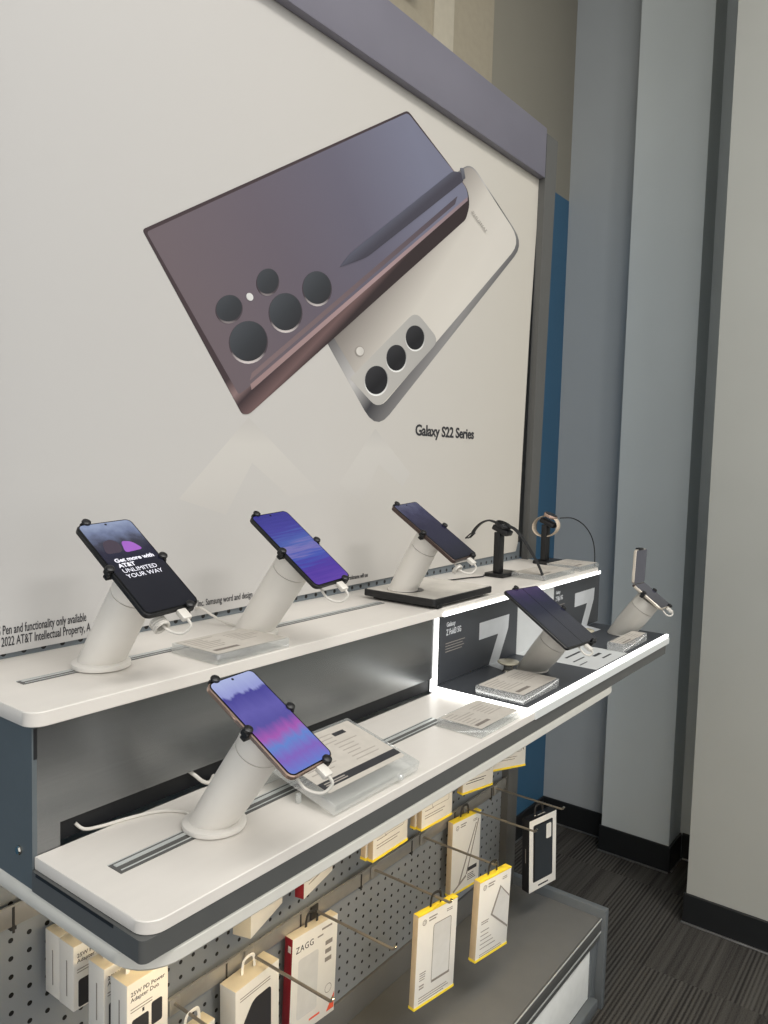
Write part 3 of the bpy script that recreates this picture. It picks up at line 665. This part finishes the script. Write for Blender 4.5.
b = NB(); lathe(b, wm @ Vector((0,-.004,.0181)), wm.to_3x3() @ Vector((0,0,1)), [(.0165,0),(.016,.0006),(.001,.0007)], 36); part('dial', b, M['glassblack'], w2)

# loose cables
def cable(label, pts, r, m, k=8):
    p0 = Vector(pts[0]); o = None; b = NB(); tube(b, [Vector(p)-p0 for p in pts], r, 8, k)
    o = part('cable', b, m); o.location = (p0.x, p0.y, p0.z+HC); return tag(o, label, 'cable')
cable('thin black cable arching from the rose banded watch down to the shelf end', [(1.992,.893,-.160),(2.02,.868,-.160),(2.045,.845,-.178),(2.058,.826,-.21),(2.060,.816,-.25),(2.056,.812,-.31)], .0016, M['cableb'])
cable('thin black cable on the shelf behind the black plate running to the watch stand', [(1.405,.972,-.2868),(1.50,.955,-.2868),(1.58,.94,-.2868),(1.63,.925,-.2868),(1.655,.934,-.2868)], .0016, M['cableb'])
cable('white cable from the steel panel gap to the foreground stand', [(.490,.811,-.441),(.499,.806,-.450),(.518,.802,-.4526),(.552,.795,-.4528),(.585,.783,-.4528),(.604,.762,-.4528),(.609,.742,-.4528)], .0021, M['cablew'])
cable('short white cable end poking from the gap in the steel panel', [(.655,.814,-.429),(.660,.802,-.436),(.668,.796,-.4450),(.682,.799,-.4515),(.700,.812,-.4515)], .0026, M['cablew'])
cable('white cable at the shelf back behind the clear block and blue screened phone', [(.842,1.034,-.268),(.835,1.005,-.262),(.842,.985,-.272),(.855,.965,-.284),(.86,.93,-.2866)], .0021, M['cablew'])

# ================================================================== rails, hooks and boxed goods below
def rail(label, z, x0, x1):
    o = thing('hook_rail', label, 'rail', ((x0+x1)/2, 1.015, z), group='hook rails')
    b = NB(); box(b, x0, x1, 1.0145, 1.0185, z-.031, z, .0006); box(b, x0, x1, 1.0125, 1.0145, z-.002, z+.001, .0004); part('bar', b, M['rail'], o, True)
    for x in [x0+.06+.195*i for i in range(int((x1-x0-.1)/.195)+1)]:
        b = NB(); box(b, x-.004, x+.004, 1.0135, 1.030, z-.036, z-.0312); box(b, x-.0016, x+.0016, 1.0132, 1.0145, z-.04, z+.001); part('clip', b, M['pegclip'], o, True)
rail('lower steel hook rail across the perforated board', -.9225, .46, 1.972)
rail('upper steel hook rail close under the lower shelf, left end in sight', -.634, .46, 1.972)
HG = 'wire display hooks'
def hook(label, x, z, yt=.806, dark=False):
    o = thing('display_hook', label, 'hook', (x, 1.0125, z), group=HG)
    b = NB(); box(b, -.011, .011, -.0035, 0, -.018, .010, .001); part('back_plate', b, M['pegclip'] if dark else M['rail'], o)
    d = yt-1.0125
    b = NB(); tube(b, [(0,-.0034,0),(0,d*.5,.0),(0,d+.014,0),(0,d+.004,.001),(0,d,.006)], .0028, 10, 5); part('prong', b, M['wire'], o)
    b = NB(); lathe(b, (0,d,.006), (0,-.3,1), [(.0032,0),(.0032,.0022),(.001,.003)], 14); part('tip', b, M['chrome'], o)
ZH = -.932
for x, lab in ((.792,'hook beside the white multi adapter box, with a pale tab card on it'),(.962,'hook carrying the white phone case box at the front left'),(1.142,'hook carrying the red sided box'),(1.342,'hook whose tip carries the larger yellow topped film box'),
               (1.537,'hook whose tip carries the tilted yellow topped box'),(1.742,'hook carrying the rear yellow topped box'),(1.904,'rightmost hook carrying the black case box')):
    hook(lab, x, ZH, dark=lab.startswith('hook carrying the red'))
ZU = -.641
for x, lab in ((.598,'upper hook carrying the white adapter boxes'),(.952,'upper hook with the cream box'),(1.098,'upper hook with the small red box'),(1.296,'upper hook with the leftmost pair of yellow edged boxes'),
               (1.468,'upper hook with the second pair of yellow edged boxes'),(1.684,'upper hook with the yellow edged box with dark lettering'),(1.845,'rightmost upper hook with the turned yellow edged box')):
    hook(lab, x, ZU, dark=False)

def carton(name, label, pos, W, H, D, yaw, roll, side, front, top, bottom, group, tab=None, cat='box', hx=0, th=.026):
    # pos = centre of the front face; local y runs back into the wall
    o = thing(name, label, cat, pos, (0, math.radians(roll), math.radians(yaw)), group)
    b = NB(); box(b, -W/2, W/2, 0, D, -H/2, H/2, .0012)
    ms = [side, front, top, bottom]
    b.faces.ensure_lookup_table(); bmesh.ops.recalc_face_normals(b, faces=b.faces)
    for f in b.faces:
        n = f.normal; f.material_index = 1 if n.y < -.5 else 2 if n.z > .5 else 3 if n.z < -.5 else 0
    part('carton', b, ms, o)
    if tab:
        hw, hh = .016, th
        b = NB(); pts = [(hx-hw,0,H/2-.001),(hx-hw*.9,0,H/2+hh*.7),(hx-hw*.5,0,H/2+hh),(hx+hw*.5,0,H/2+hh),(hx+hw*.9,0,H/2+hh*.7),(hx+hw,0,H/2-.001)]
        tube(b, [(p[0], D*.6, p[2]) for p in pts], .0034, 8, 3, flat=.35, up=(0,1,0)); part('hang_tab', b, tab, o)
    return o
F = lambda y=0: at(0, y, 0) @ XZ                          # printing on a carton's front
def fprint(o, name, m, fn): 
    b = NB(); fn(b); part(name, b, m, o, shade=False)
def outline(b, w, h, cx, cz, r, t, z1=.0004, T=None):
    a = rrect(w, h, r, 4, cx, cz); c = rrect(w-2*t, h-2*t, max(r-t, .0005), 4, cx, cz); n = len(a); Tm = T or F()
    va = [b.verts.new(Tm @ Vector((p[0],p[1],z1))) for p in a]; vc = [b.verts.new(Tm @ Vector((p[0],p[1],z1))) for p in c]
    for i in range(n): b.faces.new((va[i], va[(i+1) % n], vc[(i+1) % n], vc[i]))
YG = 'yellow edged screen protector boxes'
def film_box(label, pos, W, H, D, yaw, roll, style, tab=True, hx=0):
    tab = True
    o = carton('film_box', label, pos, W, H, D, yaw, roll, M['cardt'], M['cardw'], M['yellow'], M['yellow'], YG, M['pegclip'] if tab else None, hx=hx)
    fprint(o, 'yellow_band', M['yellow'], lambda b: box(b, -W/2-.0004, W/2+.0004, -.0006, D+.0004, -H/2-.0002, -H/2+.0055)); fprint(o, 'yellow_band', M['yellow'], lambda b: box(b, -W/2, W/2, -.0005, .001, H/2-.003, H/2))
    def logo(b):
        outline(b, .013, .013, -W*.34, H*.40, .0065, .0015); outline(b, .007, .007, -W*.34, H*.40, .0035, .0012)
    fprint(o, 'printed_logo', M['ink'], logo)
    fprint(o, 'printed_lines', M['ink'], lambda b: (rows(b, -W*.23, -W*.02, H*.43, .0028, .006, 2, F(), .0004, 1, .2), rows(b, W*.22, W*.42, H*.42, .0016, .004, 2, F(), .0004, 2, .3)))
    if style == 'upright':
        fprint(o, 'printed_picture', M['greyfilm'], lambda b: prism(b, rrect(W*.44, H*.60, .006, 4, W*.12, H*.02), 0, .0003, F()))
        fprint(o, 'printed_outline', M['ink'], lambda b: (outline(b, W*.46, H*.62, W*.12, H*.02, .006, .0017, .0005), prism(b, [(-W*.10,-H*.30),(W*.36,-H*.30),(W*.36,-H*.275),(-W*.10,-H*.275)], 0, .0005, F())))
        fprint(o, 'printed_lines', M['ink'], lambda b: (rows(b, -W*.40, -W*.20, -H*.13, .0018, .005, 4, F(), .0004, 5, .4), rows(b, -W*.40, -W*.25, -H*.26, .003, .006, 2, F(), .0004, 6, .3), rows(b, -W*.40, W*.38, -H*.39, .0016, .0055, 3, F(), .0004, 7, .3)))
    elif style == 'tilted':
        R = F() @ at(W*.22, H*.10, 0) @ Matrix.Rotation(math.radians(-38),4,'Z')
        fprint(o, 'printed_picture', M['greyfilm'], lambda b: prism(b, [(-W*.05,H*.01),(W*.18,H*.30),(W*.47,H*.13),(W*.47,-H*.24)], 0, .0003, F()))
        fprint(o, 'printed_outline', M['ink'], lambda b: [prism(b, q, 0, .0005, F()) for q in ([(-W*.10,H*.01),(W*.16,H*.33),(W*.185,H*.30),(-W*.045,H*.01)], [(-W*.10,H*.01),(-W*.045,H*.01),(W*.475,-H*.245),(W*.475,-H*.275)], [(W*.16,H*.33),(W*.475,H*.15),(W*.475,H*.125),(W*.185,H*.30)])])
        fprint(o, 'printed_lines', M['ink'], lambda b: (rows(b, -W*.38, -W*.08, -H*.02, .002, .005, 2, F(), .0004, 5, .4), rows(b, -W*.38, W*.1, -H*.14, .0018, .010, 5, F(), .0004, 6, .6), rows(b, -W*.38, W*.36, -H*.43, .0016, .005, 2, F(), .0004, 7, .3)))
    elif style == 'slanted':
        fprint(o, 'printed_outline', M['ink'], lambda b: [prism(b, q, 0, .0004, F()) for q in ([(-W*.25,-H*.40),(W*.32,H*.36),(W*.35,H*.36),(-W*.20,-H*.40)], [(W*.02,-H*.30),(W*.40,H*.40),(W*.43,H*.40),(W*.06,-H*.30)], [(-W*.42,-H*.44),(W*.02,-H*.30),(W*.04,-H*.33),(-W*.40,-H*.465)])])
        fprint(o, 'printed_lines', M['inkd'], lambda b: (box(b, W*.08, W*.40, -.0005, 0, -H*.27, -H*.22), rows(b, W*.08, W*.40, -H*.31, .0016, .005, 4, F(), .0004, 6, .4)))
    else:   # only the lower end shows under the shelf
        fprint(o, 'printed_outline', M['ink'], lambda b: outline(b, W*.56, H*.5, W*.10, -H*.02, .005, .0012))
        def low(b):
            rows(b, -W*.40, W*.30, -H*.33, .0016, .006, 2, F(), .0004, 3, .3); rows(b, -W*.40, -W*.1, -H*.27, .0016, .006, 1, F(), .0004, 4, .3)
            if style == 'bold': box(b, -W*.02, W*.42, -.0005, 0, -H*.25, -H*.19); [prism(b, [(-W*.40,-H*.30),(-W*.10,-H*.20),(-W*.10,-H*.17),(-W*.40,-H*.26)], 0, .0004, F())]
            if style == 'corner': prism(b, [(W*.22,-H*.10),(W*.44,-H*.26),(W*.44,-H*.22),(W*.25,-H*.08)], 0, .0004, F())
        fprint(o, 'printed_lines', M['inkd'] if style == 'bold' else M['ink'], low)
    return o
film_box('large yellow topped white film box with upright phone outline, front of the lower row', (1.342,.839,-1.054), .1255, .204, .015, -8.9, 1.7, 'upright', hx=.0)
film_box('yellow topped white film box with tilted phone outline, hanging second from the right', (1.537,.809,-1.049), .120, .187, .018, -8, 2.8, 'tilted')
film_box('yellow topped cream film box with slanting outlines, tucked back against the perforated board', (1.705,.985,-1.032), .119, .197, .017, -7, .5, 'slanted')
ZB = -.748
film_box('front box of the leftmost yellow edged pair under the shelf', (1.296,.934,-.75), .124, .188, .0135, 0, 0, 'end')
film_box('rear box of the leftmost yellow edged pair under the shelf', (1.292,.950,-.75), .124, .188, .0135, 0, 0, 'end', False)
film_box('front box of the second yellow edged pair from the left under the shelf', (1.468,.928,-.75), .116, .188, .0135, -4, 0, 'end')
film_box('rear box of the second yellow edged pair from the left under the shelf', (1.466,.945,-.75), .116, .188, .0135, -4, 0, 'end', False)
film_box('yellow edged box with bold dark lettering under the shelf', (1.684,.943,-.748), .116, .188, .017, -11, 2, 'bold')
film_box('rightmost yellow edged box under the shelf, turned outward, beside the blue wall', (1.845,.945,-.745), .115, .188, .017, -26, 0, 'corner')

# adapters on the upper left hook: four of a kind
AG = 'white power adapter boxes'
def adapter(label, y, loc_x=.5975, yaw=1):
    o = carton('adapter_box', label, (loc_x, y, -.7345), .065, .094, .0355, yaw, 0, M['cardw'], M['cardw'], M['cardc'], M['cardc'], AG, M['cardw'], th=.017)
    text('printed_text', '25W PD Power\nAdapter Duo', .0082, M['inkd'], o, at(-.027, -.0002, .029) @ FRONT, 1.0, 1.0, .95)
    fprint(o, 'printed_lines', M['ink'], lambda b: rows(b, -.027, .02, .012, .0012, .004, 2, F(), .0004, 2, .3))
    fprint(o, 'printed_picture', M['inkd'], lambda b: (prism(b, rrect(.026, .040, .003, 4, -.012, -.024), 0, .0004, F()), prism(b, rrect(.017, .032, .003, 4, .014, -.012), 0, .0004, F()), box(b, -.009, -.006, -.0004, 0, .0, .005)))
    fprint(o, 'side_lettering', M['ink'], lambda b: box(b, -.0329, -.0325, .015, .0172, -.030, .022))
    return o
adapter('adapter box at the back of the upper left hook, against the perforated board', .9765)
adapter('second adapter box from the back on the upper left hook', .9405)
adapter('third adapter box from the back on the upper left hook, under the shelf corner', .868)
adapter('foremost adapter box on the upper left hook, with two black device pictures', .817)

# small tab card box on the left lower hook
o = carton('tab_box', 'small pale box with tab on the lower left hook, cut by the photo edge', (.80,.955,-1.008), .070, .10, .030, 4, 0, M['cardc'], M['cardw'], M['cardc'], M['cardc'], 'cream and white boxes', M['cardw'])
fprint(o, 'printed_lines', M['ink'], lambda b: rows(b, -.028, .02, .03, .002, .006, 3, F(), .0004, 2))
# case box
o = carton('case_box', 'white phone case box with dark case picture on the front left hook', (.948,.970,-1.043), .112, .19, .040, 2.2, -1.2, M['cardw'], M['cardw'], M['cardc'], M['cardc'], 'cream and white boxes', M['cardw'])
fprint(o, 'printed_picture', M['inkd'], lambda b: prism(b, roundpoly([(-.040,-.09),(-.040,.020),(-.012,.056),(.034,.056),(.034,-.09)], [.0,.012,.012,.008,0]), 0, .0004, F()))
fprint(o, 'printed_lines', M['ink'], lambda b: rows(b, -.045, .04, .076, .0016, .005, 2, F(), .0004, 2, .1))
# red sided box
RG = 'red sided boxes'
o = carton('protector_box', 'white box with dark red side and orange corner on the second front hook', (1.122,.990,-1.055), .129, .208, .022, -2.8, 1.7, M['red'], M['cardw'], M['cardc'], M['red'], RG, M['pegclip'])
text('printed_text', 'ZAGG', .0185, M['inkd'], o, at(-.055, -.0003, .070) @ FRONT, .9, 1.15)
fprint(o, 'printed_lines', M['ink'], lambda b: (rows(b, .006, .030, .080, .003, .007, 1, F(), .0004, 2), rows(b, .03, .052, .060, .009, .018, 3, F(), .0004, 3, .4), outline(b, .02, .02, .043, -.045, .01, .0012), rows(b, .018, .05, .092, .004, .008, 1, F(), .0004, 4)))
fprint(o, 'printed_picture', M['greyfilm'], lambda b: prism(b, rrect(.056, .125, .006, 4, -.018, -.008), 0, .0003, F()))
fprint(o, 'printed_corner', M['orange'], lambda b: (prism(b, [(.062,-.095),(.040,-.095),(.062,-.062)], 0, .0004, F()), box(b, -.01, .02, -.0004, 0, -.088, -.084)))
fprint(o, 'side_mark', M['cardw'], lambda b: box(b, -.0649, -.0645, .004, .012, .075, .088))
o = carton('protector_box', 'small red and white box half hidden under the shelf', (1.098,.962,-.75), .116, .182, .020, 13, 0, M['red'], M['cardw'], M['cardc'], M['cardc'], RG, M['pegclip'])
fprint(o, 'printed_lines', M['ink'], lambda b: rows(b, -.04, .03, -.045, .002, .008, 4, F(), .0004, 6))
fprint(o, 'printed_corner', M['orange'], lambda b: (prism(b, [(.056,-.075),(.036,-.075),(.056,-.045)], 0, .0004, F()), box(b, .0, .03, -.0004, 0, -.055, -.048)))
o = carton('accessory_box', 'plain cream box under the shelf, left of the small red box', (.952,.955,-.748), .118, .186, .036, 17, 0, M['cardc'], M['cardw'], M['cardc'], M['cardc'], 'cream and white boxes', M['cardw'])
fprint(o, 'printed_lines', M['inkd'], lambda b: prism(b, [(.03,-.05),(.05,-.03),(.052,-.033),(.032,-.053)], 0, .0004, F()))
# black case box at the right
o = carton('case_box', 'black phone case box with white frame hanging at the far right', (1.904,.86,-1.066), .109, .204, .026, -15.6, -2.8, M['cardk'], M['cardw'], M['cardk'], M['cardk'], None, M['pegclip'])
fprint(o, 'case_window', M['cardk'], lambda b: prism(b, rrect(.078, .162, .004, 4, 0, .004), 0, .0004, F()))
fprint(o, 'phone_case', mat('slate case in window', (44,50,56), .45), lambda b: prism(b, rrect(.070, .155, .008, 4, .002, .003), .0004, .0010, F()))
fprint(o, 'camera_cutout', M['cardw'], lambda b: prism(b, rrect(.020, .042, .004, 4, .022, .054), .0010, .0013, F()))
fprint(o, 'printed_lines', M['inkd'], lambda b: rows(b, -.018, .022, -.089, .004, .008, 1, F(), .0004, 3, 0))
fprint(o, 'top_lines', M['cardw'], lambda b: (box(b, -.01, .02, .010, .012, .1019, .1023), box(b, -.02, -.014, .012, .015, .1019, .1023)))
fprint(o, 'side_mark', M['ink'], lambda b: box(b, -.0549, -.0545, .012, .014, -.02, .02))

# ------------------------------------------------------------------ sub-parts sit under the part they belong to
OWNER = {'camera_hole':'glass','screen':'glass','picture':'glass','screen_text':'glass','fold_line':'glass','side_button':'body','collar_seam':'post','mount_plate':'head','claw':'head',
         'charging_cable':'charging_plug','coiled_cord':'charging_plug','dial':'case','buckle':'strap','tip':'prong','phone_case':'case_window','camera_cutout':'case_window','track_rail':'track_slot','clip':'bar',
         'numeral':'backdrop','white_print':'backdrop','printed_bar':'paper_card','printed_band':'paper_card','printed_mark':'paper_card','cable_hole':'printed_top','lock':'post','tether_wire':'post','top_clip':'upper_half','screw':'side_panel','edge_line':'front_edge'}
for root in [o for o in S.objects if o.type == 'EMPTY']:
    kids = list(root.children); byname = {}
    for k in kids: byname.setdefault(k.name.split('.')[0], k)
    for k in kids:
        nm = k.name.split('.')[0]; own = OWNER.get(nm)
        if own is None and nm.startswith('printed_'):
            own = next((q for q in ('paper_card','backdrop') if q in byname), None)
        if nm == own or own not in byname or byname[own] is k: continue
        if own in OWNER: continue
        k.parent = byname[own]

# ================================================================== light
def area(name, loc, size, sy, power, color, rot=(0,0,0)):
    d = bpy.data.lights.new(name, 'AREA'); d.shape = 'RECTANGLE'; d.size = size; d.size_y = sy; d.energy = power; d.color = color
    o = bpy.data.objects.new(name, d); COL.objects.link(o); o.location = (loc[0], loc[1], loc[2]+HC); o.rotation_euler = rot; return o
WARM = (1,.975,.935)
area('ceiling_lamp', (.2,-.6,2.25), 1.2, .6, 36, WARM); area('ceiling_lamp', (1.6,-.9,2.25), 1.2, .6, 28, WARM); area('ceiling_lamp', (.6,-2.4,2.25), 1.2, .6, 50, WARM)
wo = bpy.data.worlds.new('shop daylight'); S.world = wo; wo.use_nodes = True
bg = wo.node_tree.nodes['Background']; bg.inputs['Color'].default_value = (1,.99,.97,1); bg.inputs['Strength'].default_value = 1.15

# ================================================================== camera
ya, pi_, ro = .925221389, -.0733697465, .0273777284
fw = Vector((math.sin(ya)*math.cos(pi_), math.cos(ya)*math.cos(pi_), math.sin(pi_)))
r = Vector((math.cos(ya), -math.sin(ya), 0)); u = r.cross(fw)
r2 = r*math.cos(ro)+u*math.sin(ro); u2 = -r*math.sin(ro)+u*math.cos(ro)
cd = bpy.data.cameras.new('camera'); cam = bpy.data.objects.new('camera', cd); COL.objects.link(cam)
cd.sensor_fit = 'VERTICAL'; cd.sensor_height = 24; cd.lens = 773.7/1024*24; cd.clip_start = .01
mw = Matrix((r2, u2, -fw)).transposed().to_4x4(); mw.translation = (0, 0, HC); cam.matrix_world = mw
S.camera = cam
S.view_settings.view_transform = 'Standard'; S.view_settings.look = 'None'; S.view_settings.exposure = .06; S.view_settings.gamma = 1
try: S.view_settings.use_curve_mapping = False
except Exception: pass
